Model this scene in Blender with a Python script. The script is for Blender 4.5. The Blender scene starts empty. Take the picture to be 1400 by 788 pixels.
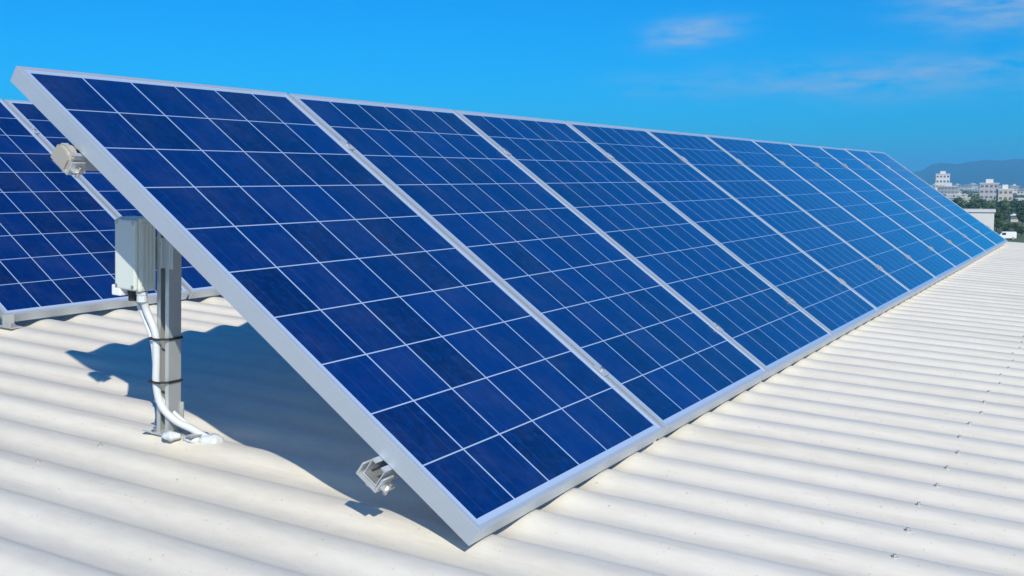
import bpy, bmesh, math, random
from mathutils import Matrix, Vector

# ------------------------------------------------------------------ camera, sky, sun, exposure
scn = bpy.context.scene
col = scn.collection
rad = math.radians

# roof frame (x along the rows, y up the roof slope, z off the sheet) -> world
ROOF = Matrix(((0.99997560, 0.00457681, -0.00527651, 0),
               (-0.00484188, 0.99866800, -0.05136906, 0),
               (0.00503437, 0.05139335, 0.99866580, 0),
               (0, 0, 0, 1)))
TILT = 0.5804            # panel tilt against the sheet
ROW2 = (2.033, 2.817)    # joint between two panels of the back row, its y

yaw, pitch = 0.50188441, math.atan((250 - 394) / 1502.25)
cam_loc = ROOF @ Vector((-1.79727, -1.02529, 0.74704))
fwd = Vector((math.cos(yaw) * math.cos(pitch), math.sin(yaw) * math.cos(pitch), math.sin(pitch)))
cd = bpy.data.cameras.new('camera')
cam = bpy.data.objects.new('camera', cd)
col.objects.link(cam)
cam.location = cam_loc
cam.rotation_euler = fwd.to_track_quat('-Z', 'Y').to_euler()
cd.sensor_width = 36.0
cd.lens = 36.0 * 1502.25 / 1400.0
cd.clip_start = 0.05
cd.clip_end = 40000
cd.dof.use_dof = False
scn.camera = cam

SUN_DIR = Vector((-0.564, -0.593, 0.574)).normalized()
sun_el = math.asin(SUN_DIR.z)
sun_az = math.atan2(SUN_DIR.x, SUN_DIR.y)      # clockwise from +Y

w = bpy.data.worlds.new('World')
scn.world = w
w.use_nodes = True
nt = w.node_tree
nt.nodes.clear()
N = nt.nodes.new
out = N('ShaderNodeOutputWorld')
bg = N('ShaderNodeBackground')
bg.inputs['Strength'].default_value = 0.085
sky = N('ShaderNodeTexSky')
sky.sky_type = 'NISHITA'
sky.sun_disc = False
sky.sun_elevation = sun_el
sky.sun_rotation = sun_az
sky.altitude = 100
sky.air_density = 1.0
sky.dust_density = 0.5
sky.ozone_density = 3.0
hs = N('ShaderNodeHueSaturation')
hs.inputs['Hue'].default_value = 0.5
hs.inputs['Saturation'].default_value = 1.15
hs.inputs['Value'].default_value = 0.95
tint = N('ShaderNodeMixRGB')
tint.blend_type = 'MULTIPLY'
tint.inputs[0].default_value = 1
tint.inputs[2].default_value = (0.11, 0.89, 1.62, 1)      # the deep azure of the photograph's colour grade
nt.links.new(sky.outputs[0], tint.inputs[1])
nt.links.new(tint.outputs[0], hs.inputs['Color'])


def wm(op, a, b=None, c=None):
    n = N('ShaderNodeMath')
    n.operation = op
    for i, v in enumerate((a, b, c)):
        if v is None:
            continue
        if isinstance(v, (int, float)):
            n.inputs[i].default_value = v
        else:
            nt.links.new(v, n.inputs[i])
    return n.outputs[0]


tc = N('ShaderNodeTexCoord')
sx = N('ShaderNodeSeparateXYZ')
nt.links.new(tc.outputs['Generated'], sx.inputs[0])
az = wm('MULTIPLY', wm('ARCTAN2', sx.outputs['Y'], sx.outputs['X']), 57.2958)
el = wm('MULTIPLY', wm('ARCSINE', sx.outputs['Z']), 57.2958)
cv = N('ShaderNodeCombineXYZ')
nt.links.new(wm('MULTIPLY', az, 0.16), cv.inputs[0])
nt.links.new(wm('MULTIPLY', el, 0.62), cv.inputs[1])
nz = N('ShaderNodeTexNoise')
nz.inputs['Scale'].default_value = 1.9
nz.inputs['Detail'].default_value = 7
nz.inputs['Roughness'].default_value = 0.58
nt.links.new(cv.outputs[0], nz.inputs['Vector'])
wisp = wm('MULTIPLY', wm('SUBTRACT', nz.outputs[0], 0.34), 3.2)
total = None
for (a0, e0, sa, se, k, sk) in ((19.6, 7.5, 2.0, 0.62, 1.25, 0.10), (5.2, 8.3, 3.4, 1.15, 1.1, 0.0), (10.5, 5.0, 7.0, 0.9, 0.70, 0.0),
                                (5.5, 5.6, 3.5, 0.5, 0.35, 0.0), (21.0, 4.9, 2.4, 0.6, 0.28, 0.0),
                                (-35, 12, 22, 4, 0.7, 0.0), (120, 14, 40, 4, 0.6, 0.0), (-120, 16, 30, 5, 0.5, 0.0)):
    da = wm('DIVIDE', wm('SUBTRACT', az, a0), sa)
    de = wm('DIVIDE', wm('ADD', wm('SUBTRACT', el, e0), wm('MULTIPLY', wm('SUBTRACT', az, a0), sk)), se)
    g = wm('EXPONENT', wm('MULTIPLY', wm('ADD', wm('MULTIPLY', da, da), wm('MULTIPLY', de, de)), -1.0))
    g = wm('MULTIPLY', g, k)
    total = g if total is None else wm('ADD', total, g)
cl = N('ShaderNodeClamp')
nt.links.new(wm('MULTIPLY', total, wisp), cl.inputs[0])
cl.inputs[2].default_value = 0.62
mx = N('ShaderNodeMixRGB')
nt.links.new(cl.outputs[0], mx.inputs[0])
nt.links.new(hs.outputs[0], mx.inputs[1])
mx.inputs[2].default_value = (3.9, 5.9, 8.6, 1)
nt.links.new(mx.outputs[0], bg.inputs['Color'])
nt.links.new(bg.outputs[0], out.inputs['Surface'])

sd = bpy.data.lights.new('sun', 'SUN')
sd.energy = 5.0
sd.angle = rad(0.53)
sd.color = (1.0, 0.93, 0.78)
so = bpy.data.objects.new('sun', sd)
so.rotation_euler = SUN_DIR.to_track_quat('Z', 'Y').to_euler()
so.location = (0, 0, 30)
col.objects.link(so)

scn.view_settings.view_transform = 'Standard'
scn.view_settings.look = 'None'
scn.view_settings.gamma = 1
scn.view_settings.exposure = 0.0
scn.view_settings.use_curve_mapping = False
scn.render.resolution_x, scn.render.resolution_y = 1024, 576
scn.render.engine = 'CYCLES'
scn.cycles.max_bounces = 8
scn.cycles.volume_bounces = 1


# ------------------------------------------------------------------ helpers
def tag(o, label=None, cat=None, group=None, kind=None):
    if label: o['label'] = label
    if cat: o['category'] = cat
    if group: o['group'] = group
    if kind: o['kind'] = kind
    return o


def empty(name, mat=None):
    o = bpy.data.objects.new(name, None)
    col.objects.link(o)
    o.empty_display_size = 0.1
    if mat is not None:
        o.matrix_world = mat
    return o


def obj(name, bm, m, parent=None, smooth=False, mat=None):
    me = bpy.data.meshes.new(name)
    bmesh.ops.recalc_face_normals(bm, faces=bm.faces)
    if smooth:
        for f in bm.faces: f.smooth = True
    bm.to_mesh(me)
    bm.free()
    for mm in (m if isinstance(m, (list, tuple)) else [m]):
        me.materials.append(mm)
    o = bpy.data.objects.new(name, me)
    col.objects.link(o)
    if parent is not None: o.parent = parent
    if mat is not None:
        if parent is None: o.matrix_world = mat
        else: o.matrix_local = mat
    return o


def box(bm, x0, x1, y0, y1, z0, z1, M=None, bev=0.0, mi=0):
    vs = [bm.verts.new((x, y, z)) for z in (z0, z1) for y in (y0, y1) for x in (x0, x1)]
    fs = [bm.faces.new([vs[i] for i in f]) for f in ((0, 2, 3, 1), (4, 5, 7, 6), (0, 1, 5, 4), (2, 6, 7, 3), (0, 4, 6, 2), (1, 3, 7, 5))]
    for f in fs: f.material_index = mi
    if bev > 0:
        es = list({e for f in fs for e in f.edges})
        r = bmesh.ops.bevel(bm, geom=es, offset=bev, segments=2, affect='EDGES', profile=0.6)
        vs = list({v for f in r['faces'] for v in f.verts} | {v for v in vs if v.is_valid})
    if M is not None:
        bmesh.ops.transform(bm, matrix=M, verts=[v for v in vs if v.is_valid])
    return vs


def cyl(bm, p0, p1, r0, r1=None, seg=16, caps=True):
    r1 = r0 if r1 is None else r1
    p0, p1 = Vector(p0), Vector(p1)
    d = (p1 - p0).normalized()
    a = d.orthogonal().normalized()
    b = d.cross(a)
    rings = []
    for p, r in ((p0, r0), (p1, r1)):
        rings.append([bm.verts.new(p + (a * math.cos(t) + b * math.sin(t)) * r) for t in [2 * math.pi * i / seg for i in range(seg)]])
    for i in range(seg):
        bm.faces.new((rings[0][i], rings[0][(i + 1) % seg], rings[1][(i + 1) % seg], rings[1][i]))
    if caps:
        bm.faces.new(rings[0][::-1])
        bm.faces.new(rings[1])


def tube(bm, pts, r, seg=12):
    """smooth tube through the points (Catmull-Rom)"""
    P = [Vector(p) for p in pts]
    P = [P[0] * 2 - P[1]] + P + [P[-1] * 2 - P[-2]]
    path = []
    for i in range(1, len(P) - 2):
        for k in range(8):
            t = k / 8
            a, b, c, d = P[i - 1], P[i], P[i + 1], P[i + 2]
            path.append(0.5 * ((2 * b) + (c - a) * t + (2 * a - 5 * b + 4 * c - d) * t * t + (3 * b - a - 3 * c + d) * t ** 3))
    path.append(P[-2])
    prev = None
    up = None
    for i, p in enumerate(path):
        t = (path[min(i + 1, len(path) - 1)] - path[max(i - 1, 0)]).normalized()
        up = t.orthogonal().normalized() if up is None else (up - t * up.dot(t)).normalized()
        s = t.cross(up)
        rr = r(i / len(path)) if callable(r) else r
        ring = [bm.verts.new(p + (up * math.cos(q) + s * math.sin(q)) * rr) for q in [2 * math.pi * j / seg for j in range(seg)]]
        if prev:
            for j in range(seg):
                bm.faces.new((prev[j], prev[(j + 1) % seg], ring[(j + 1) % seg], ring[j]))
        else:
            bm.faces.new(ring[::-1])
        prev = ring
    bm.faces.new(prev)


def copy_tree(o, parent=None, mat=None):
    c = o.copy()
    col.objects.link(c)
    if parent is not None: c.parent = parent
    if mat is not None: c.matrix_world = mat
    for ch in KIDS.get(o.name, [k for k in bpy.data.objects if k.parent == o]):
        copy_tree(ch, c)
    return c


KIDS = {}


def freeze(o):
    """remember the children of a prototype, so that copying is quick"""
    KIDS[o.name] = [k for k in bpy.data.objects if k.parent == o]
    for k in KIDS[o.name]: freeze(k)


# ------------------------------------------------------------------ materials
class Mat:
    def __init__(s, name, color=(0.5, 0.5, 0.5), rough=0.5, metal=0.0, **kw):
        s.m = bpy.data.materials.new(name)
        s.m.use_nodes = True
        s.nt = s.m.node_tree
        s.b = s.nt.nodes['Principled BSDF']
        s.b.inputs['Base Color'].default_value = (*color, 1)
        s.b.inputs['Roughness'].default_value = rough
        s.b.inputs['Metallic'].default_value = metal
        for k, v in kw.items():
            s.b.inputs[k.replace('_', ' ')].default_value = v

    def n(s, t, **kw):
        nd = s.nt.nodes.new('ShaderNode' + t)
        for k, v in kw.items():
            if k in nd.inputs.keys(): nd.inputs[k].default_value = v
            else: setattr(nd, k, v)
        return nd

    def l(s, a, b): s.nt.links.new(a, b)

    def math(s, op, a, b=None, c=None):
        nd = s.n('Math', operation=op)
        for i, v in enumerate((a, b, c)):
            if v is None: continue
            if isinstance(v, (int, float)): nd.inputs[i].default_value = v
            else: s.l(v, nd.inputs[i])
        return nd.outputs[0]

    def noise(s, scale, detail=4, rough=0.55, stretch=None, coord='Object'):
        tc = s.n('TexCoord')
        v = tc.outputs[coord]
        if stretch:
            mp = s.n('Mapping')
            mp.inputs['Scale'].default_value = stretch
            s.l(v, mp.inputs[0])
            v = mp.outputs[0]
        nz = s.n('TexNoise')
        nz.inputs['Scale'].default_value = scale
        nz.inputs['Detail'].default_value = detail
        nz.inputs['Roughness'].default_value = rough
        s.l(v, nz.inputs['Vector'])
        return nz.outputs['Fac']

    def ramp(s, fac, stops):
        r = s.n('ValToRGB')
        s.l(fac, r.inputs[0])
        e = r.color_ramp.elements
        while len(e) < len(stops): e.new(0.5)
        for i, (p, c) in enumerate(stops):
            e[i].position = p
            e[i].color = (*c, 1) if len(c) == 3 else c
        return r.outputs[0]

    def mix(s, f, a, b, blend='MIX'):
        nd = s.n('MixRGB', blend_type=blend)
        for i, v in enumerate((f, a, b)):
            if isinstance(v, (int, float)): nd.inputs[i].default_value = v
            elif isinstance(v, tuple): nd.inputs[i].default_value = (*v, 1)
            else: s.l(v, nd.inputs[i])
        return nd.outputs[0]

    def color(s, o): s.l(o, s.b.inputs['Base Color'])

    def bump(s, h, strength=0.2, dist=0.01):
        b = s.n('Bump')
        b.inputs['Strength'].default_value = strength
        b.inputs['Distance'].default_value = dist
        s.l(h, b.inputs['Height'])
        s.l(b.outputs[0], s.b.inputs['Normal'])


# white painted corrugated steel with faint dirt
M = Mat('white_roof_paint', rough=0.42)
dirt = M.noise(2.2, 7, 0.62, (1.0, 0.25, 1.0))
fine = M.noise(38, 5, 0.6, (1.0, 0.35, 1.0))
warm = M.noise(0.55, 3, 0.5)
c1 = M.ramp(dirt, [(0.26, (0.56, 0.51, 0.42)), (0.50, (0.73, 0.685, 0.60)), (0.75, (0.78, 0.74, 0.665))])
c2 = M.mix(0.35, c1, M.ramp(fine, [(0.3, (0.53, 0.51, 0.46)), (0.6, (0.70, 0.685, 0.645))]))
c3 = M.mix(M.math('MULTIPLY', warm, 0.5), c2, (0.70, 0.65, 0.55))
sp = M.n('TexVoronoi', feature='DISTANCE_TO_EDGE')
spot = M.noise(95, 2, 0.5)
streak = M.noise(3.0, 5, 0.7, (6.0, 0.35, 1.0))
c3 = M.mix(M.ramp(streak, [(0.56, (0, 0, 0)), (0.74, (0.32, 0.32, 0.32))]), c3, (0.40, 0.36, 0.28))
c4 = M.mix(M.ramp(spot, [(0.68, (0, 0, 0)), (0.76, (0.5, 0.5, 0.5))]), c3, (0.33, 0.30, 0.25))
M.color(c4)
M.l(M.math('ADD', M.math('MULTIPLY', dirt, 0.3), 0.28), M.b.inputs['Roughness'])
M.bump(M.noise(9, 3, 0.5, (1, 0.3, 1)), 0.10, 0.01)
ROOF_MAT = M.m


def alu(name, c=(0.80, 0.82, 0.85), r=0.38, metal=0.75, nsc=60):
    M = Mat(name, c, r, metal)
    f = M.noise(nsc, 4, 0.6)
    g = M.noise(6, 3, 0.5)
    M.color(M.mix(g, tuple(x * 0.88 for x in c), c))
    M.l(M.math('ADD', M.math('MULTIPLY', f, 0.2), r - 0.1), M.b.inputs['Roughness'])
    M.bump(f, 0.04, 0.002)
    return M.m


FRAME = alu('anodised_frame', (0.52, 0.575, 0.64), 0.40, 0.40)
RAIL = alu('mill_aluminium_rail', (0.72, 0.74, 0.76), 0.34, 0.8)
GALV = alu('galvanised_steel', (0.66, 0.69, 0.69), 0.36, 0.6, 25)
BOLT = alu('stainless_bolt', (0.62, 0.60, 0.57), 0.28, 0.95)
CAPW = Mat('weathered_cream_plastic', (0.36, 0.34, 0.30), 0.5).m
BACK = Mat('white_back_sheet', (0.72, 0.74, 0.76), 0.6).m
DARK = Mat('black_plastic', (0.02, 0.02, 0.022), 0.5).m
CAP = Mat('grey_rubber', (0.12, 0.12, 0.12), 0.7).m

CP, MU, MV, PW, PH = 0.158, 0.022, 0.035, 0.992, 1.65
M = Mat('solar_cells_under_glass', rough=0.20)
tcn = M.n('TexCoord')
sep = M.n('SeparateXYZ')
M.l(tcn.outputs['Object'], sep.inputs[0])
cx = M.math('DIVIDE', M.math('SUBTRACT', sep.outputs[0], MU), CP)
cy = M.math('DIVIDE', M.math('SUBTRACT', sep.outputs[1], MV), CP)


def line(v, half, off=0.5, per=1.0):
    # 1 near integer positions (v*per + off)
    f = M.math('FRACT', M.math('ADD', M.math('MULTIPLY', v, per), off))
    d = M.math('ABSOLUTE', M.math('SUBTRACT', f, 0.5))
    return M.math('LESS_THAN', d, half * per)


gapx = line(cx, 0.0150)
gapy = line(cy, 0.0105)
grid = M.math('MAXIMUM', gapx, gapy)
outx = M.math('GREATER_THAN', M.math('ABSOLUTE', M.math('SUBTRACT', cx, 3.0)), 2.987)
outy = M.math('GREATER_THAN', M.math('ABSOLUTE', M.math('SUBTRACT', cy, 5.0)), 4.987)
grid = M.math('MAXIMUM', grid, M.math('MAXIMUM', outx, outy))
bus = line(cx, 0.0050, off=0.0, per=2.0)
cellid = M.n('CombineXYZ')
M.l(M.math('FLOOR', cx), cellid.inputs[0])
M.l(M.math('FLOOR', cy), cellid.inputs[1])
oi = M.n('ObjectInfo')
M.l(M.math('MULTIPLY', oi.outputs['Random'], 31.0), cellid.inputs[2])
wn = M.n('TexWhiteNoise', noise_dimensions='3D')
M.l(cellid.outputs[0], wn.inputs[0])
vo = M.n('TexVoronoi')
vo.inputs['Scale'].default_value = 75
M.l(tcn.outputs['Object'], vo.inputs['Vector'])
cellc = M.mix(wn.outputs['Value'], (0.0004, 0.0080, 0.068), (0.0008, 0.0180, 0.140))
grain = M.n('SeparateColor')
M.l(vo.outputs['Color'], grain.inputs[0])
cellc = M.mix(M.math('MULTIPLY', M.math('POWER', grain.outputs[0], 2.0), 0.6), cellc, (0.0010, 0.0260, 0.170))
cellc = M.mix(M.math('MULTIPLY', bus, 0.16), cellc, (0.10, 0.19, 0.36))
full = M.mix(grid, cellc, (0.36, 0.47, 0.66))
dust = M.ramp(M.noise(5, 6, 0.65), [(0.45, (0.0, 0.0, 0.0)), (0.80, (0.05, 0.05, 0.05))])
M.color(M.mix(dust, full, (0.30, 0.30, 0.30)))
M.b.inputs['IOR'].default_value = 1.5
M.b.inputs['Specular IOR Level'].default_value = 0.35
M.b.inputs['Roughness'].default_value = 0.35
M.b.inputs['Coat Weight'].default_value = 1.0
M.b.inputs['Coat IOR'].default_value = 1.45
M.l(M.math('ADD', M.math('MULTIPLY', M.noise(7, 5, 0.6), 0.06), 0.03), M.b.inputs['Coat Roughness'])
CELLS = M.m

# ------------------------------------------------------------------ warehouse with the corrugated roof
PITCH = 0.1935
PH0 = 0.951 / PITCH               # a pan (trough) passes x = 0.951
RX0, RX1, RY0, RY1 = -7.0, 11.78, -6.2, 9.5
GROUND = -14.0


def roof_z(x):
    s = -math.cos(2 * math.pi * (x / PITCH - PH0))
    return -0.0495 + 0.0122 * math.tanh(1.35 * s) / math.tanh(1.35)


hall = empty('warehouse', ROOF @ Matrix.Translation((2.4, 1.6, -0.06)))
tag(hall, 'white corrugated metal roof of the warehouse that carries both rows of solar panels', 'warehouse')
inv = Matrix.Translation((-2.4, -1.6, 0.06))
bm = bmesh.new()
n = int((RX1 - RX0) / PITCH * 16)
ys = [RY0, -3.0, -1.0, 0.0, 1.0, 2.0, 3.0, 4.5, 7.0, RY1]
prev = None
for i in range(n + 1):
    x = RX0 + (RX1 - RX0) * i / n
    ring = [bm.verts.new((x, y, roof_z(x) + 0.0009 * math.sin(1.7 * y + 0.9 * x) + 0.0006 * math.sin(5.1 * y + 2.3 * x))) for y in ys]
    if prev:
        for j in range(len(ys) - 1):
            bm.faces.new((prev[j], ring[j], ring[j + 1], prev[j + 1]))
    prev = ring
bmesh.ops.transform(bm, matrix=inv, verts=bm.verts)
obj('roof', bm, ROOF_MAT, hall, smooth=True)
WALLM = Mat('cream_wall_cladding', (0.55, 0.53, 0.47), 0.6).m
bm = bmesh.new()
for (a, b, c, d) in ((RX0 + .1, RX1 - .12, RY0 + .1, RY0 + .2), (RX0 + .1, RX1 - .12, RY1 - .2, RY1 - .1), (RX0 + .1, RX0 + .2, RY0 + .2, RY1 - .2), (RX1 - .22, RX1 - .12, RY0 + .2, RY1 - .2)):
    box(bm, a, b, c, d, GROUND - 0.6, -0.075)
bmesh.ops.transform(bm, matrix=inv, verts=bm.verts)
obj('wall', bm, WALLM, hall)
bm = bmesh.new()
box(bm, RX1 - 0.02, RX1 + 0.012, RY0, RY1, -0.19, -0.072, bev=0.004)
bmesh.ops.transform(bm, matrix=inv, verts=bm.verts)
obj('barge_flashing', bm, ROOF_MAT, hall)
# roofing screws (two lines of them)
SCREW = Mat('weathered_screw', (0.50, 0.48, 0.44), 0.5, 0.4).m
bm = bmesh.new()
cyl(bm, (0, 0, -0.002), (0, 0, 0.0015), 0.0075, 0.0070, 12)
cyl(bm, (0, 0, 0.0015), (0, 0, 0.0065), 0.0045, 0.0042, 6)
first = None
rs = random.Random(4)


def screws(y, x0, x1, xo=0.0):
    global first, bm
    k = math.ceil(x0 / PITCH - PH0 - 0.5)
    while True:
        x = (k + PH0 + 0.5) * PITCH + xo
        k += 1
        if x > x1: break
        xx, yy = x + rs.uniform(-.008, .008), y + rs.uniform(-.012, .012)
        mat = inv @ Matrix.Translation((xx, yy, roof_z(xx)))
        if first is None:
            first = obj('screw', bm, SCREW, hall, mat=mat)
        else:
            c = first.copy()
            col.objects.link(c)
            c.parent = hall
            c.matrix_local = mat


screws(-0.685, 0.2, 11.6)
screws(1.17, -0.15, 0.1)

# ------------------------------------------------------------------ solar panels
FD = 0.044
V0, V1 = 0.011, PH - 0.011      # outer edges of the frame along the slope
tilt = Matrix.Rotation(TILT, 4, 'X')


def make_panel():
    r = empty('solar_panel')
    bm = bmesh.new()
    lip = 0.011
    box(bm, 0, lip, V0, V1, -FD, 0, bev=0.0012)
    box(bm, PW - lip, PW, V0, V1, -FD, 0, bev=0.0012)
    box(bm, lip, PW - lip, V0, V0 + lip, -FD, 0, bev=0.0012)
    box(bm, lip, PW - lip, V1 - lip, V1, -FD, 0, bev=0.0012)
    # bottom return flanges
    box(bm, lip, 0.03, V0 + lip, V1 - lip, -FD, -FD + 0.002)
    box(bm, PW - 0.03, PW - lip, V0 + lip, V1 - lip, -FD, -FD + 0.002)
    obj('frame', bm, FRAME, r)
    bm = bmesh.new()
    box(bm, lip - 0.001, PW - lip + 0.001, V0 + lip - 0.001, V1 - lip + 0.001, -0.0065, -0.0022)
    obj('cell_glass', bm, CELLS, r)
    bm = bmesh.new()
    box(bm, lip + 0.001, PW - lip - 0.001, V0 + lip + 0.001, V1 - lip - 0.001, -0.0090, -0.0070)
    obj('back_sheet', bm, BACK, r)
    bm = bmesh.new()
    box(bm, PW / 2 - .06, PW / 2 + .06, PH - .18, PH - .07, -0.033, -0.0092, bev=0.003)
    obj('junction_box', bm, DARK, r)
    freeze(r)
    return r


ordn = ['first', 'second', 'third', 'fourth', 'fifth', 'sixth', 'seventh', 'eighth', 'ninth', 'tenth']
STEP = 1.012
proto = make_panel()
rp = random.Random(11)


def panel_at(k, x, y, label, group, first_one=False):
    mat = ROOF @ Matrix.Translation((x, y, rp.uniform(-.0012, .0012))) @ tilt @ Matrix.Rotation(rp.uniform(-.0006, .0006), 4, 'Z') @ Matrix.Rotation(rp.uniform(-.0012, .0012), 4, 'X')
    o = proto if first_one else copy_tree(proto)
    o.matrix_world = mat
    tag(o, label, 'solar panel', group)


NF = 11
for k in range(NF):
    if k == 0: lab = 'large blue solar panel nearest us, first of the front row, silver side edge visible'
    elif k == NF - 1: lab = 'last solar panel at the far end of the front row, beside the distant city'
    else: lab = ordn[k] + ' blue solar panel of the front row, counted from its near end'
    panel_at(k, k * STEP, 0, lab, 'solar panels of the front row', k == 0)
back_labels = ['solar panel of the back row cut off by the left edge of the photo',
               'widest visible blue panel of the back row, left of the grey box',
               'blue panel of the back row seen right behind the post and the grey box',
               'panel of the back row hidden behind the front row']
for i, k in enumerate(range(-2, 9)):
    panel_at(k, ROW2[0] + 0.010 + k * STEP, ROW2[1], back_labels[min(i, 3)], 'solar panels of the back row')

# ------------------------------------------------------------------ mounting racks
ct, st = math.cos(TILT), math.sin(TILT)
V_LO, V_HI = 0.255, 1.345


def rail_mesh(x0, x1, v, parent, name='rail'):
    """C-shaped rail under the panels (tilted frame coordinates)"""
    bm = bmesh.new()
    t, h, wd = 0.003, 0.042, 0.040
    z1 = -FD - 0.0005
    z0 = z1 - h
    a, b = v - wd / 2, v + wd / 2
    box(bm, x0, x1, a, b, z0, z0 + t)
    box(bm, x0, x1, a, a + t, z0 + t, z1)
    box(bm, x0, x1, b - t, b, z0 + t, z1)
    box(bm, x0, x1, a + t, a + 0.013, z1 - t, z1)
    box(bm, x0, x1, b - 0.013, b - t, z1 - t, z1)
    bmesh.ops.transform(bm, matrix=tilt, verts=bm.verts)
    return obj(name, bm, RAIL, parent)


def end_clamp(x, v, s, parent):
    """end clamp: Z-shaped block against the frame edge, bolted to the rail. s=-1 at the near end"""
    bm = bmesh.new()
    zt = 0.0035
    box(bm, min(x, x + s * 0.004), max(x, x + s * 0.004), v - 0.025, v + 0.025, -FD, zt - 0.0005, bev=0.0008)
    box(bm, min(x - s * 0.009, x + s * 0.004), max(x - s * 0.009, x + s * 0.004), v - 0.025, v + 0.025, zt - 0.001, zt + 0.002, bev=0.0008)
    box(bm, min(x + s * .004, x + s * .032), max(x + s * .004, x + s * .032), v - 0.025, v + 0.025, -FD, -FD + .004, bev=0.0008)
    bmesh.ops.transform(bm, matrix=tilt, verts=bm.verts)
    c = obj('end_clamp', bm, RAIL, parent)
    bm = bmesh.new()
    xb = x + s * 0.019
    cyl(bm, tilt @ Vector((xb, v, -FD + .004)), tilt @ Vector((xb, v, -FD + .014)), 0.0095, seg=6)
    cyl(bm, tilt @ Vector((xb, v, -FD + .014)), tilt @ Vector((xb, v, -FD + .026)), 0.0045, seg=10)
    obj('bolt', bm, BOLT, c)


def rail_bracket(x, v, parent):
    """open hooked bracket round the end of a rail"""
    bm = bmesh.new()
    z1 = -FD - 0.0435
    box(bm, x - .006, x + .034, v - .030, v + .030, z1 - .005, z1 - .0005, bev=.001)
    box(bm, x - .006, x + .034, v - .030, v - .0255, z1 - .0005, z1 + .030, bev=.001)
    box(bm, x - .006, x + .034, v + .0255, v + .030, z1 - .0005, z1 + .026, bev=.001)
    box(bm, x - .004, x + .030, v - .046, v - .0305, z1 + .010, z1 + .0145, bev=.001)
    bmesh.ops.transform(bm, matrix=tilt, verts=bm.verts)
    c = obj('rail_bracket', bm, GALV, parent)
    bm = bmesh.new()
    cyl(bm, tilt @ Vector((x + .014, v - .040, z1 - .004)), tilt @ Vector((x + .014, v - .040, z1 + .026)), 0.0045, seg=10)
    cyl(bm, tilt @ Vector((x + .014, v - .040, z1 + .0146)), tilt @ Vector((x + .014, v - .040, z1 + .022)), 0.0090, seg=6)
    obj('bolt', bm, BOLT, c)
    bm = bmesh.new()
    cyl(bm, tilt @ Vector((x + .014, v, z1 - .016)), tilt @ Vector((x + .014, v, z1 - .005)), 0.0085, seg=6)
    obj('bolt', bm, BOLT, c)


def channel_post(x, y, z0, z1, parent, detail=True):
    """slotted strut channel, open side towards -x"""
    wd, t = 0.043, 0.003
    bm = bmesh.new()
    X0, X1, Y0, Y1 = x - wd / 2, x + wd / 2, y - wd / 2, y + wd / 2
    box(bm, X1 - t, X1, Y0, Y1, z0, z1)                       # web
    box(bm, X0, X1 - t, Y0, Y0 + t, z0, z1)
    box(bm, X0, X1 - t, Y1 - t, Y1, z0, z1)
    box(bm, X0, X0 + t, Y0 + t, Y0 + 0.013, z0, z1)           # inturned lips
    box(bm, X0, X0 + t, Y1 - 0.013, Y1 - t, z0, z1)
    return obj('post', bm, GALV, parent)


def base_foot(x, y, parent, big=True):
    zc = -0.037
    bm = bmesh.new()
    box(bm, x - .030, x + .052, y - .050, y + .034, zc + .0005, zc + .0055, bev=.0015)
    box(bm, x + .0225, x + .0275, y - .028, y + .028, zc + .0055, zc + .085, bev=.001)
    # small folded ears
    box(bm, 0, .040, 0, .026, 0, .004, M=Matrix.Translation((x - .034, y + .030, zc + .004)) @ Matrix.Rotation(rad(25), 4, 'Y') @ Matrix.Rotation(rad(18), 4, 'Z'), bev=.0008)
    f = obj('foot_plate', bm, GALV, parent)
    for (dx, dy) in ((-.016, -.036), (.038, -.036), (-.018, .028)):
        bm = bmesh.new()
        cyl(bm, (x + dx, y + dy, zc + .0055), (x + dx, y + dy, zc + .0075), .0125, seg=14)
        cyl(bm, (x + dx, y + dy, zc + .0075), (x + dx, y + dy, zc + .0155), .0078, seg=6)
        obj('bolt', bm, BOLT, f)
    return f


def lump(bm, c, r, seed, sc=(1, 1, .4)):
    rr = random.Random(seed)
    s = bmesh.ops.create_icosphere(bm, subdivisions=3, radius=1)['verts']
    ph = [rr.uniform(0, 6) for _ in range(6)]
    for v in s:
        p = v.co
        k = 1 + .16 * math.sin(4 * p.x + ph[0]) * math.sin(5 * p.y + ph[1]) + .10 * math.sin(9 * p.y + ph[2]) * math.sin(8 * p.z + ph[3])
        v.co = Vector(c) + Vector((p.x * r * sc[0] * k, p.y * r * sc[1] * k, p.z * r * sc[2] * k))


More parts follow.
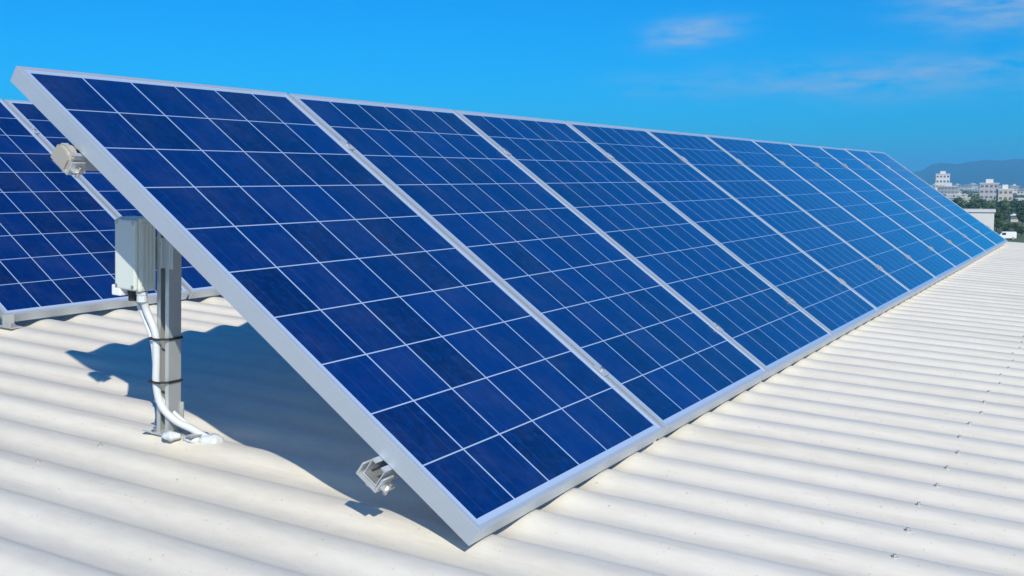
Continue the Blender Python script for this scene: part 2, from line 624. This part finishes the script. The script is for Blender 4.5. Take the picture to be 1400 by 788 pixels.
def rack(x0, x1, y, post_xs, label, near_detail):
    r = empty('mounting_rack', ROOF @ Matrix.Translation((x0, y, -0.036)))
    tag(r, label, 'mounting rack', 'metal racks under the panels')
    sub = Matrix.Translation((-x0, 0, 0.036))       # children meshes are authored in row coordinates
    ch = []
    before = set(bpy.data.objects)
    for v in (V_LO, V_HI): rail_mesh(x0 - 0.024, x1 + 0.036, v, r)
    for v in (V_LO, V_HI):
        if not near_detail: end_clamp(x0, v, -1, r)
        end_clamp(x1, v, 1, r)
        k = 1
        while x0 + k * STEP < x1 - .5:
            bm = bmesh.new()
            xm = x0 + k * STEP - 0.010
            box(bm, xm - .0195, xm + .0195, v - .022, v + .022, 0.0015, 0.0045, bev=.0008)
            box(bm, xm - .0075, xm + .0075, v - .022, v + .022, -FD, .0010)
            bmesh.ops.transform(bm, matrix=tilt, verts=bm.verts)
            c = obj('mid_clamp', bm, FRAME, r)
            bm = bmesh.new()
            cyl(bm, tilt @ Vector((xm, v, .0045)), tilt @ Vector((xm, v, .0115)), .0065, seg=6)
            obj('bolt', bm, BOLT, c)
            k += 1
    if near_detail:
        rail_bracket(x0 - .027, V_LO, r)
        # rounded cap over the high rail's end
        bm = bmesh.new()
        zc = -FD - .026
        pts = [(-.034, -.027), (-.034, .010), (-.026, .024), (-.008, .031), (.012, .031), (.027, .022), (.034, .006), (.034, -.027)]
        A_ = [bm.verts.new((x0 - .034, V_HI + .012 + a, zc + b)) for a, b in pts]
        B_ = [bm.verts.new((x0 - .0015, V_HI + .012 + a, zc + b)) for a, b in pts]
        for i_ in range(len(pts)):
            j_ = (i_ + 1) % len(pts)
            bm.faces.new((A_[i_], A_[j_], B_[j_], B_[i_]))
        bm.faces.new(A_[::-1]); bm.faces.new(B_)
        bmesh.ops.bevel(bm, geom=list(bm.edges), offset=.008, segments=3, affect='EDGES')
        bmesh.ops.transform(bm, matrix=tilt, verts=bm.verts)
        obj('rail_end_cap', bm, CAPW, r)
        rail_bracket(x0 - .027, V_HI, r)
    for px in post_xs:
        py = V_HI * ct + 0.082 * st - 0.046
        ztop = V_HI * st - 0.055
        channel_post(px, py, -0.036, ztop - .02, r)
        base_foot(px, py, r)
        # short front leg under the low rail
        bm = bmesh.new()
        fy = V_LO * ct + 0.07 * st
        box(bm, px - .02, px + .02, fy - .045, fy + .03, -.0365, -.0320, bev=.001)
        box(bm, px - .02, px + .02, fy - .045, fy - .040, -.0320, V_LO * st - .075, bev=.001)
        obj('front_leg', bm, GALV, r)
    for o in set(bpy.data.objects) - before:
        if o.parent == r:
            o.matrix_local = sub
    return r


px0 = 0.262
L_FRONT = (NF - 1) * STEP + PW
rack(0, L_FRONT, 0, [px0 + 1.9 * i for i in range(6)], 'silver metal rack with channel posts holding up the front row of panels', True)
rack(ROW2[0] + .010 - 2 * STEP, ROW2[0] + .010 + 8 * STEP + PW, ROW2[1], [ROW2[0] - 1.6, ROW2[0] + .6, ROW2[0] + 2.8, ROW2[0] + 5.0, ROW2[0] + 7.2], 'metal rack under the back row of panels, its rail end at the left edge', True)

bk = [o for o in bpy.data.objects if o.name.startswith('mounting_rack')][-1]
for k in (-1, 1):
    xx = ROW2[0] + k * STEP
    bm = bmesh.new()
    box(bm, -.025, .025, -.070, .020, 0, .005, bev=.001)
    box(bm, -.025, .025, -.022, -.017, .005, .052, bev=.001)
    f = obj('front_foot', bm, GALV, bk, mat=bk.matrix_world.inverted() @ ROOF @ Matrix.Translation((xx, ROW2[1], -.036)))
    bm = bmesh.new()
    cyl(bm, (0, -.048, .005), (0, -.048, .016), .009, seg=6)
    obj('bolt', bm, BOLT, f)

PY = V_HI * ct + 0.082 * st - 0.046      # y of the posts
# ------------------------------------------------------------------ isolator box on the post
ISO = Mat('grey_green_enclosure', (0.60, 0.66, 0.63), 0.45).m
M = Mat('white_conduit', (0.58, 0.62, 0.65), 0.4)
COND = M.m
bx = empty('isolator_box', ROOF @ Matrix.Translation((px0 - .02, PY + .055, .345)))
tag(bx, 'pale grey electrical box fixed to the post under the first panel', 'electrical box')
bm = bmesh.new()
box(bm, -.056, .000, -.030, .050, 0, .190, bev=.007)
obj('enclosure', bm, ISO, bx, smooth=False)
bm = bmesh.new()
box(bm, -.069, -.0565, -.027, .047, .005, .185, bev=.005)
lid = obj('lid', bm, ISO, bx)
bm = bmesh.new()
for i in range(4):
    box(bm, -.052 + i * .013, -.046 + i * .013, -.0335, -.0305, .02, .176, bev=.001)
obj('cooling_rib', bm, ISO, bx)
for (yy, zz) in ((-.019, .014), (.039, .014), (-.019, .176), (.039, .176)):
    bm = bmesh.new()
    cyl(bm, (-.0715, yy, zz), (-.0692, yy, zz), .0045, seg=10)
    obj('screw', bm, BOLT, lid)
bm = bmesh.new()
box(bm, -.068, -.036, .028, .060, -.014, .014, bev=.004)
obj('latch', bm, Mat('white_plastic', (0.78, 0.80, 0.80), 0.4).m, bx)
for yy in (-.012, .018):
    bm = bmesh.new()
    cyl(bm, (-.032, yy, -.004), (-.032, yy, -.028), .0135, seg=12)
    cyl(bm, (-.032, yy, -.001), (-.032, yy, -.010), .0165, seg=6)
    obj('cable_gland', bm, DARK if yy > 0 else COND, bx)
bm = bmesh.new()
box(bm, .0005, .004, -.088, .030, .06, .14, bev=.001)
obj('mounting_plate', bm, GALV, bx)

# ------------------------------------------------------------------ conduit down the post
cd_ = empty('cable_conduit', ROOF @ Matrix.Translation((px0, PY, -.036)))
tag(cd_, 'white conduit curving down the post from the grey box to the roof', 'conduit')


def rel(pts): return [(p[0] - px0, p[1] - PY, p[2] + .036) for p in pts]


xf = px0 - .034
bm = bmesh.new()
tube(bm, rel([(px0 - .052, PY + .043, .335), (xf - .004, PY + .040, .29), (xf, PY + .014, .235), (xf, PY + .010, .17), (xf, PY + .010, .10),
              (xf + .004, PY - .004, .045), (xf + .018, PY - .040, .008), (xf + .035, PY - .085, -.012), (xf + .045, PY - .125, -.030), (xf + .055, PY - .16, -.040)]), .0098)
obj('tube', bm, COND, cd_, smooth=True)
bm = bmesh.new()
tube(bm, rel([(px0 - .05, PY + .073, .335), (xf + .002, PY + .060, .275), (xf + .004, PY + .030, .215), (xf + .010, PY + .026, .15), (xf + .012, PY + .020, .08),
              (xf + .030, PY - .012, .030), (xf + .048, PY - .050, -.004), (xf + .062, PY - .10, -.030)]), .0062)
obj('tube', bm, COND, cd_, smooth=True)
for z in (.222, .108):
    bm = bmesh.new()
    a = .0265
    pts = [(xf - .0125, PY - .004, z), (px0 - .023, PY - .0245, z), (px0 + .0240, PY - .0245, z), (px0 + .0240, PY + .0245, z), (xf - .0125, PY + .0245, z)]
    P = rel(pts)
    for i in range(5):
        p, q2 = Vector(P[i]), Vector(P[(i + 1) % 5])
        d = (q2 - p).normalized()
        s = d.cross(Vector((0, 0, 1))) * .0012
        hh = Vector((0, 0, .0028))
        vs = [bm.verts.new(v) for v in (p - s - hh, q2 - s - hh, q2 + s - hh, p + s - hh, p - s + hh, q2 - s + hh, q2 + s + hh, p + s + hh)]
        for f in ((0, 1, 2, 3), (4, 5, 6, 7), (0, 1, 5, 4), (1, 2, 6, 5), (2, 3, 7, 6), (3, 0, 4, 7)): bm.faces.new([vs[k] for k in f])
    # tail of the tie
    box(bm, P[0][0] - .002, P[0][0] + .001, P[0][1] - .012, P[0][1] + .001, P[0][2] - .002, P[0][2] + .002)
    obj('cable_tie', bm, DARK, cd_)
bm = bmesh.new()
lump(bm, (xf + .052 - px0, -.135, .0), .030, 3, (1, 1.1, .5))
lump(bm, (xf + .030 - px0, -.095, .001), .022, 5, (1, 1.2, .5))
lump(bm, (-.036, -.045, .008), .020, 9, (1, 1.3, .6))
obj('sealant', bm, COND, cd_, smooth=True)
bm = bmesh.new()
box(bm, -.018, .040, -.118, -.094, .012, .016, M=Matrix.Rotation(rad(-8), 4, 'Z'), bev=.001)
obj('saddle_clip', bm, BOLT, cd_)

# ------------------------------------------------------------------ land, hills
M = Mat('dry_grass_and_scrub', rough=0.95)
f = M.noise(0.012, 8, 0.65)
g = M.noise(0.15, 5, 0.6)
c1 = M.ramp(f, [(0.36, (0.035, 0.070, 0.020)), (0.52, (0.070, 0.110, 0.035)), (0.68, (0.14, 0.15, 0.07)), (0.82, (0.24, 0.22, 0.17))])
M.color(M.mix(0.35, c1, M.ramp(g, [(0.35, (0.03, 0.05, 0.02)), (0.65, (0.16, 0.16, 0.09))])))
LAND = M.m
bm = bmesh.new()
R0 = 16000
gx = [-R0, -6000, -1500, -400, 0, 400, 1500, 6000, R0]
vv = [[bm.verts.new((x, y, GROUND)) for y in gx] for x in gx]
for i in range(len(gx) - 1):
    for j in range(len(gx) - 1):
        bm.faces.new((vv[i][j], vv[i + 1][j], vv[i + 1][j + 1], vv[i][j + 1]))
tag(obj('ground', bm, LAND), kind='structure')

M = Mat('wooded_hillside', rough=0.95)
f = M.noise(0.004, 8, 0.7)
M.color(M.ramp(f, [(0.35, (0.010, 0.030, 0.026)), (0.60, (0.022, 0.045, 0.036))]))
HILL = M.m


def px_dir(px, py=250):
    a = yaw - math.atan((px - 700) / 1502.25)
    return a


def hill_h(a):          # height of the skyline (in photograph pixels above the horizon) by azimuth in degrees
    pts = [(-70, 8), (-40, 20), (-20, 26), (-5, 31), (2, 30), (3.8, 29), (5.2, 28), (6.2, 26), (7.6, 24), (8.6, 15), (9.8, 9), (12, 6), (20, 3), (40, 1), (70, 1)]
    for (a0, h0), (a1, h1) in zip(pts, pts[1:]):
        if a0 <= a <= a1:
            t = (a - a0) / (a1 - a0)
            t = t * t * (3 - 2 * t)
            return h0 + (h1 - h0) * t
    return 0


bm = bmesh.new()
prev = None
rh = random.Random(3)
i = 0
a = -68.0
while a < 68:
    ar = math.radians(a)
    Hh = hill_h(a) * (1 + .035 * math.sin(a * 2.7) + .025 * math.sin(a * 7.1 + 1)) / 1502.25 * 6500
    ring = []
    for (d, k) in ((4600, -.02), (5000, .10), (5500, .42), (5900, .70), (6250, .93), (6500, 1.0), (6800, .92), (7400, .6), (8200, .0)):
        kk = k * (1 + .05 * math.sin(a * 3.3 + d * .003))
        ring.append(bm.verts.new((cam_loc.x + d * math.cos(ar), cam_loc.y + d * math.sin(ar), GROUND + (Hh + 14.7) * kk)))
    if prev:
        for j in range(len(ring) - 1):
            bm.faces.new((prev[j], prev[j + 1], ring[j + 1], ring[j]))
    prev = ring
    a += 0.4
tag(obj('hills', bm, HILL, smooth=True), kind='structure')


# ------------------------------------------------------------------ trees
M = Mat('tree_leaves', rough=0.6)
oi = M.n('ObjectInfo')
vo = M.noise(0.9, 3, 0.6)
c1 = M.ramp(vo, [(0.3, (0.040, 0.075, 0.012)), (0.5, (0.080, 0.125, 0.020)), (0.72, (0.150, 0.190, 0.035))])
M.color(M.mix(M.math('MULTIPLY', oi.outputs['Random'], 0.5), c1, (0.05, 0.075, 0.03)))
LEAF = M.m
BARK = Mat('tree_bark', (0.10, 0.075, 0.05), 0.9).m


def leaf_cluster(bm, c, r, n, size, rr):
    for _ in range(n):
        d = Vector((rr.gauss(0, 1), rr.gauss(0, 1), rr.gauss(0, 1))).normalized() * r * rr.uniform(.45, 1.0)
        d.z *= .78
        p = Vector(c) + d
        u = Vector((rr.uniform(-1, 1), rr.uniform(-1, 1), rr.uniform(-.6, .6))).normalized()
        v = u.orthogonal().normalized()
        v.rotate(Matrix.Rotation(rr.uniform(0, 6.28), 3, u))
        s = size * rr.uniform(.6, 1.3)
        bm.faces.new([bm.verts.new(q) for q in (p - u * s, p - v * s * .55, p + u * s, p + v * s * .55)])


def make_tree(seed, h=7.0, wd=3.2):
    rr = random.Random(seed)
    r = empty('tree')
    bm = bmesh.new()
    th = h * .38
    cyl(bm, (0, 0, -.2), (.08, .05, th), .20, .13, 10)
    cs = []
    for i in range(9):
        a = i * 2.4 + rr.uniform(-.4, .4)
        rad_ = wd * rr.uniform(.30, .72)
        z = h * rr.uniform(.48, .86)
        p = (math.cos(a) * rad_, math.sin(a) * rad_, z)
        cyl(bm, (.08, .05, th * rr.uniform(.75, 1)), p, .085, .02, 6)
        cs.append((p, wd * rr.uniform(.30, .46)))
    cs.append(((.1, 0, h * .86), wd * .42))
    obj('trunk', bm, BARK, r)
    bm = bmesh.new()
    for c, q in cs:
        leaf_cluster(bm, c, q, 420, .20, rr)
        for _ in range(3):
            d = Vector((rr.gauss(0, 1), rr.gauss(0, 1), rr.gauss(0, .6))).normalized() * q * .95
            leaf_cluster(bm, Vector(c) + d, q * .42, 90, .17, rr)
    obj('crown', bm, LEAF, r)
    freeze(r)
    return r


protos = [make_tree(21, 7.0, 3.3), make_tree(22, 6.2, 3.6), make_tree(23, 7.6, 2.9)]
used = [False] * 3


def polar(px, d):
    """world x, y at depth d in the direction of photograph column px"""
    a = px_dir(px)
    d = d / math.cos(a - yaw)
    return cam_loc.x + d * math.cos(a), cam_loc.y + d * math.sin(a)


rt = random.Random(8)
tree_spots = [  # column, depth, kind, scale, label
    (1358, 345, 0, .98, 'dark green tree just right of the white shed'),
    (1378, 312, 1, .52, 'low bushy tree right behind the parked white van'),
    (1403, 325, 2, .98, 'tall green tree cut off by the right edge of the photo'),
    (1368, 470, 2, 1.02, 'dark tree to the left of the small pale hut'),
    (1352, 430, 1, 1.05, 'broad tree behind the white shed, at its right corner'),
    (1328, 480, 0, 1.05, 'tree behind the white shed, left of its corner'),
    (1396, 440, 0, .95, 'green tree immediately right of the small pale hut'),
    (1340, 520, 2, 1.0, 'distant tree above the middle of the white shed'),
    (1385, 500, 0, .95, 'distant tree directly behind the small pale hut'),
    (1362, 330, 1, .62, 'low dark bush between the white shed and the van'),
    (1310, 540, 2, 1.1, 'distant tree at the edge of the last solar panel'),
    (1373, 395, 1, .72, 'low dark tree just left of the pale hut, nearer than it'),
    (1397, 385, 0, .70, 'low round tree just right of the pale hut, nearer than it'),
    (1387, 335, 1, .40, 'small bush in front of the pale hut'),
    (1396, 300, 1, .45, 'small bush right of the parked white van'),
    (1440, 330, 1, 1.0, 'broad green tree outside the right edge, nearer the van'),
    (1480, 380, 0, 1.1, 'green tree far outside the right edge'),
    (1430, 450, 2, 1.1, 'slender green tree outside the right edge, behind the others')]
for (px, d, k, s, lab) in tree_spots:
    x, y = polar(px, d)
    mat = Matrix.Translation((x, y, GROUND)) @ Matrix.Rotation(rt.uniform(0, 6.28), 4, 'Z') @ Matrix.Diagonal((s, s, s * rt.uniform(.92, 1.05), 1))
    if not used[k]:
        o = protos[k]
        used[k] = True
        o.matrix_world = mat
    else:
        o = copy_tree(protos[k], mat=mat)
    tag(o, lab, 'tree', 'trees below the roof')

# far-off wood between the houses: one mass nobody could count
bm = bmesh.new()
rw = random.Random(17)
for _ in range(3000):
    d = 480 * (8 ** (rw.random() ** .9))
    px = rw.uniform(1230, 1560) if _ < 1900 else rw.uniform(500, 1230)
    x, y = polar(px, d)
    r = rw.uniform(2.2, 4.2)
    leaf_cluster(bm, (x, y, GROUND + r * .75), r, 60, .75, rw)
tag(obj('distant_wood', bm, LEAF), 'dark green woodland between the houses of the distant city', 'woodland', kind='stuff')


# ------------------------------------------------------------------ city
def wallmat(name, c):
    M = Mat(name, c, 0.8)
    M.color(M.mix(M.noise(.6, 4), tuple(q * .85 for q in c), c))
    return M.m


W_WHITE = wallmat('white_render', (0.72, 0.71, 0.69))
W_CREAM = wallmat('cream_render', (0.55, 0.50, 0.42))
W_PALE = wallmat('pale_grey_render', (0.50, 0.48, 0.49))
W_GREY = wallmat('grey_concrete', (0.36, 0.36, 0.36))
W_PINK = wallmat('pink_brick', (0.42, 0.28, 0.23))
R_GREY = wallmat('grey_roof_sheet', (0.30, 0.31, 0.33))
R_RED = wallmat('tiled_roof', (0.30, 0.14, 0.10))
R_WHITE = wallmat('pale_roof_sheet', (0.68, 0.68, 0.68))
CGLASS = Mat('city_window_glass', (0.14, 0.15, 0.17), 0.3).m
GLASS = Mat('dark_window_glass', (0.03, 0.04, 0.05), 0.1).m


def block(name, w_, d_, h_, wm_, rm_, floors, bays, plant=True, detail=False):
    """apartment or office block: walls, parapet roof, window bands of separate panes as one part per storey"""
    r = empty(name)
    wb = bmesh.new()
    box(wb, -w_ / 2, w_ / 2, -d_ / 2, d_ / 2, 0, h_)
    bm = bmesh.new()
    box(bm, -w_ / 2 - .3, w_ / 2 + .3, -d_ / 2 - .3, d_ / 2 + .3, h_ + .003, h_ + .6)
    if plant: box(bm, -w_ * .2, w_ * .15, -d_ * .2, d_ * .2, h_ + .6, h_ + 3)
    obj('roof', bm, rm_, r)
    fh = h_ / floors
    rects = []
    for f in range(floors):
        z = f * fh + fh * .35
        for b in range(bays):
            x = -w_ / 2 + (b + .5) * w_ / bays
            ww = w_ / bays * .30
            rects += [(x - ww, x + ww, -d_ / 2 - .06, -d_ / 2 + .1, z, z + fh * .40), (x - ww, x + ww, d_ / 2 - .1, d_ / 2 + .06, z, z + fh * .40)]
        nb = max(1, int(bays * d_ / w_))
        for b in range(nb):
            y = -d_ / 2 + (b + .5) * d_ / nb
            ww = d_ / nb * .30
            rects += [(-w_ / 2 - .06, -w_ / 2 + .1, y - ww, y + ww, z, z + fh * .40), (w_ / 2 - .1, w_ / 2 + .06, y - ww, y + ww, z, z + fh * .40)]
    if bays == 1: rects = []
    for q in rects:
        if detail:
            bm = bmesh.new()
            box(bm, *q)
            obj('window', bm, CGLASS, r)
        else:
            box(wb, *q, mi=1)
    obj('wall', wb, [wm_, CGLASS], r)
    freeze(r)
    return r


def house(name, w_, d_, h_, rh_, wm_, rm_, hip=.6):
    r = empty(name)
    bm = bmesh.new()
    box(bm, -w_ / 2, w_ / 2, -d_ / 2, d_ / 2, 0, h_)
    wb = bm
    bm = bmesh.new()
    e = .5
    b4 = [bm.verts.new(v) for v in ((-w_ / 2 - e, -d_ / 2 - e, h_ + .003), (w_ / 2 + e, -d_ / 2 - e, h_ + .003), (w_ / 2 + e, d_ / 2 + e, h_ + .003), (-w_ / 2 - e, d_ / 2 + e, h_ + .003))]
    rr_ = [bm.verts.new((-w_ / 2 * hip, 0, h_ + rh_)), bm.verts.new((w_ / 2 * hip, 0, h_ + rh_))]
    for f in ((b4[0], b4[1], rr_[1], rr_[0]), (b4[1], b4[2], rr_[1]), (b4[2], b4[3], rr_[0], rr_[1]), (b4[3], b4[0], rr_[0]), (b4[3], b4[2], b4[1], b4[0])):
        bm.faces.new(f)
    obj('roof', bm, rm_, r)
    for x in (-w_ * .3, w_ * .1, w_ * .34):
        box(wb, x - .7, x + .7, -d_ / 2 - .05, -d_ / 2 + .1, 1.0, 2.2, mi=1)
        box(wb, x - .7, x + .7, d_ / 2 - .1, d_ / 2 + .05, 1.0, 2.2, mi=1)
    for y in (-d_ * .25, d_ * .2):
        box(wb, -w_ / 2 - .05, -w_ / 2 + .1, y - .6, y + .6, 1.0, 2.2, mi=1)
    obj('wall', wb, [wm_, CGLASS], r)
    freeze(r)
    return r


def put(o, px, d, rot, z=GROUND, s=1.0):
    x, y = polar(px, d)
    o.matrix_world = Matrix.Translation((x, y, z)) @ Matrix.Rotation(rot, 4, 'Z') @ Matrix.Scale(s, 4)
    return o


# landmarks
o = block('tower_block', 12.5, 12, 22.3, W_WHITE, R_WHITE, 5, 5, True, True)
put(o, 1286, 1020, rad(8)); tag(o, 'white tower block rising above the city, just right of the last panels', 'tower block')
o = block('apartment_block', 16, 11, 14.0, W_PALE, R_WHITE, 4, 7, True, True)
put(o, 1350, 720, rad(4)); tag(o, 'pale slab block with flat roof in the middle of the distant city', 'apartment block')
o = block('office_block', 9, 8, 10.5, W_CREAM, R_WHITE, 3, 4, True, True)
put(o, 1371, 660, rad(12)); tag(o, 'cream office block right of the pale slab block', 'office block')
o = block('storage_shed', 14, 10, 7.5, W_WHITE, R_WHITE, 1, 1, False)
bm = bmesh.new(); box(bm, -7.10, -7.01, -1.2, 1.3, 0, 2.6)
obj('door', bm, R_GREY, o)
put(o, 1316, 275, rad(-84+180)); tag(o, 'plain white shed directly behind the far end of the panels', 'shed')
o = house('garden_hut', 2.6, 2.6, 2.4, .7, W_CREAM, R_WHITE)
put(o, 1385, 415, rad(15)); tag(o, 'small pale hut standing among the dark green trees', 'hut')

kinds = [
    (lambda: house('house', 12, 8, 3.0, 2.0, W_WHITE, R_GREY), 'small white house with a grey hipped roof in the distant city', 'house'),
    (lambda: house('house', 11, 9, 3.0, 2.2, W_CREAM, R_RED), 'small cream house with a red tiled roof in the distant city', 'house'),
    (lambda: house('house', 14, 9, 3.2, 1.8, W_PINK, R_WHITE), 'brick house with a pale roof in the distant city', 'house'),
    (lambda: block('apartment_block', 22, 11, 9.0, W_WHITE, R_GREY, 3, 8), 'long white three storey block in the distant city', 'apartment block'),
    (lambda: block('apartment_block', 13, 11, 12.0, W_GREY, R_WHITE, 4, 5), 'grey concrete four storey block in the distant city', 'apartment block'),
    (lambda: block('factory_hall', 34, 18, 6.5, W_CREAM, R_WHITE, 1, 9, False), 'wide low factory hall with a pale roof in the distant city', 'factory'),
]
pr = [k[0]() for k in kinds]
fr = [True] * len(kinds)
rc = random.Random(5)
placed = []
cnt = 0
while cnt < 272:
    d = 620 * (6 ** (rc.random() ** .9))
    px = rc.uniform(1262, 1500) if rc.random() < .8 else rc.uniform(1240, 1420)
    if cnt >= 232: px = rc.uniform(600, 1240)
    k = rc.choice([0, 0, 1, 1, 2, 3, 3, 4, 5]) if d > 850 else rc.choice([0, 1, 2, 5])
    x, y = polar(px, d)
    if any((x - a) ** 2 + (y - b) ** 2 < 16 ** 2 for a, b in placed): continue
    if abs(px - 1352) < 45 and d < 720 and k == 5: continue
    placed.append((x, y))
    rot = rad(rc.choice([5, 12, -8, 95, 82]) + rc.uniform(-4, 4))
    s = rc.uniform(.60, .98)
    mat = Matrix.Translation((x, y, GROUND)) @ Matrix.Rotation(rot, 4, 'Z') @ Matrix.Scale(s, 4)
    if fr[k]:
        o = pr[k]; fr[k] = False; o.matrix_world = mat
    else:
        o = copy_tree(pr[k], mat=mat)
    tag(o, kinds[k][1], kinds[k][2], kinds[k][1].split(' in the')[0] + 's of the distant city')
    cnt += 1

# ------------------------------------------------------------------ white van parked beyond the roof edge
van = empty('parked_van')
VP = Mat('white_van_paint', (0.78, 0.78, 0.77), 0.3, Coat_Weight=0.6).m
bm = bmesh.new()
prof = [(-2.4, .35), (2.3, .35), (2.45, .6), (2.4, 1.05), (1.75, 1.2), (1.15, 1.95), (.9, 2.05), (-2.3, 2.05), (-2.42, 1.8)]
L_ = [bm.verts.new((x, -.92, z)) for x, z in prof]
R_ = [bm.verts.new((x, .92, z)) for x, z in prof]
for i in range(len(prof)):
    j = (i + 1) % len(prof)
    bm.faces.new((L_[i], L_[j], R_[j], R_[i]))
bm.faces.new(L_[::-1]); bm.faces.new(R_)
bmesh.ops.bevel(bm, geom=list(bm.edges), offset=.06, segments=2, affect='EDGES')
body = obj('body', bm, VP, van)
for (x0, x1, y0, y1, z0, z1, nm) in ((1.22, 1.72, -.80, .80, 1.26, 1.84, 'windscreen'), (-2.445, -2.40, -.75, .75, 1.25, 1.80, 'rear_window')):
    bm = bmesh.new()
    if nm == 'windscreen':
        vs = [bm.verts.new(v) for v in ((1.80, -.78, 1.22), (1.80, .78, 1.22), (1.24, .74, 1.90), (1.24, -.74, 1.90))]
        bm.faces.new(vs)
        r = bmesh.ops.extrude_face_region(bm, geom=list(bm.faces))
        bmesh.ops.translate(bm, verts=[g for g in r['geom'] if isinstance(g, bmesh.types.BMVert)], vec=(.03, 0, .025))
    else:
        box(bm, x0, x1, y0, y1, z0, z1, bev=.01)
    obj(nm, bm, GLASS, van)
for sy in (-1, 1):
    bm = bmesh.new(); box(bm, .2, 1.2, min(sy * .90, sy * .935), max(sy * .90, sy * .935), 1.2, 1.8, bev=.01)
    obj('side_window', bm, GLASS, van)
    for x in (-1.55, 1.5):
        bm = bmesh.new(); cyl(bm, (x, sy * .74, .34), (x, sy * .95, .34), .34, seg=20)
        wh = obj('wheel', bm, CAP, van)
        bm = bmesh.new(); cyl(bm, (x, sy * .951, .34), (x, sy * .965, .34), .19, seg=14)
        obj('rim', bm, GALV, wh)
    bm = bmesh.new(); box(bm, 2.43, 2.47, min(sy * .6, sy * .85), max(sy * .6, sy * .85), .72, .92, bev=.01)
    obj('headlight', bm, GALV, van)
put(van, 1375, 285, rad(112)); tag(van, 'white van parked beyond the far edge of the roof', 'van')

# ------------------------------------------------------------------ air
hz = bpy.data.materials.new('haze_air')
hz.use_nodes = True
hn = hz.node_tree
hn.nodes.clear()
ho = hn.nodes.new('ShaderNodeOutputMaterial')
pv = hn.nodes.new('ShaderNodeVolumePrincipled')
pv.inputs['Color'].default_value = (0.16, 0.58, 1.0, 1)
pv.inputs['Density'].default_value = 0.00021
pv.inputs['Anisotropy'].default_value = 0.0
hn.links.new(pv.outputs[0], ho.inputs['Volume'])
bm = bmesh.new()
box(bm, -17000, 17000, -17000, 17000, GROUND - 1, 190)
tag(obj('haze', bm, hz), kind='stuff')
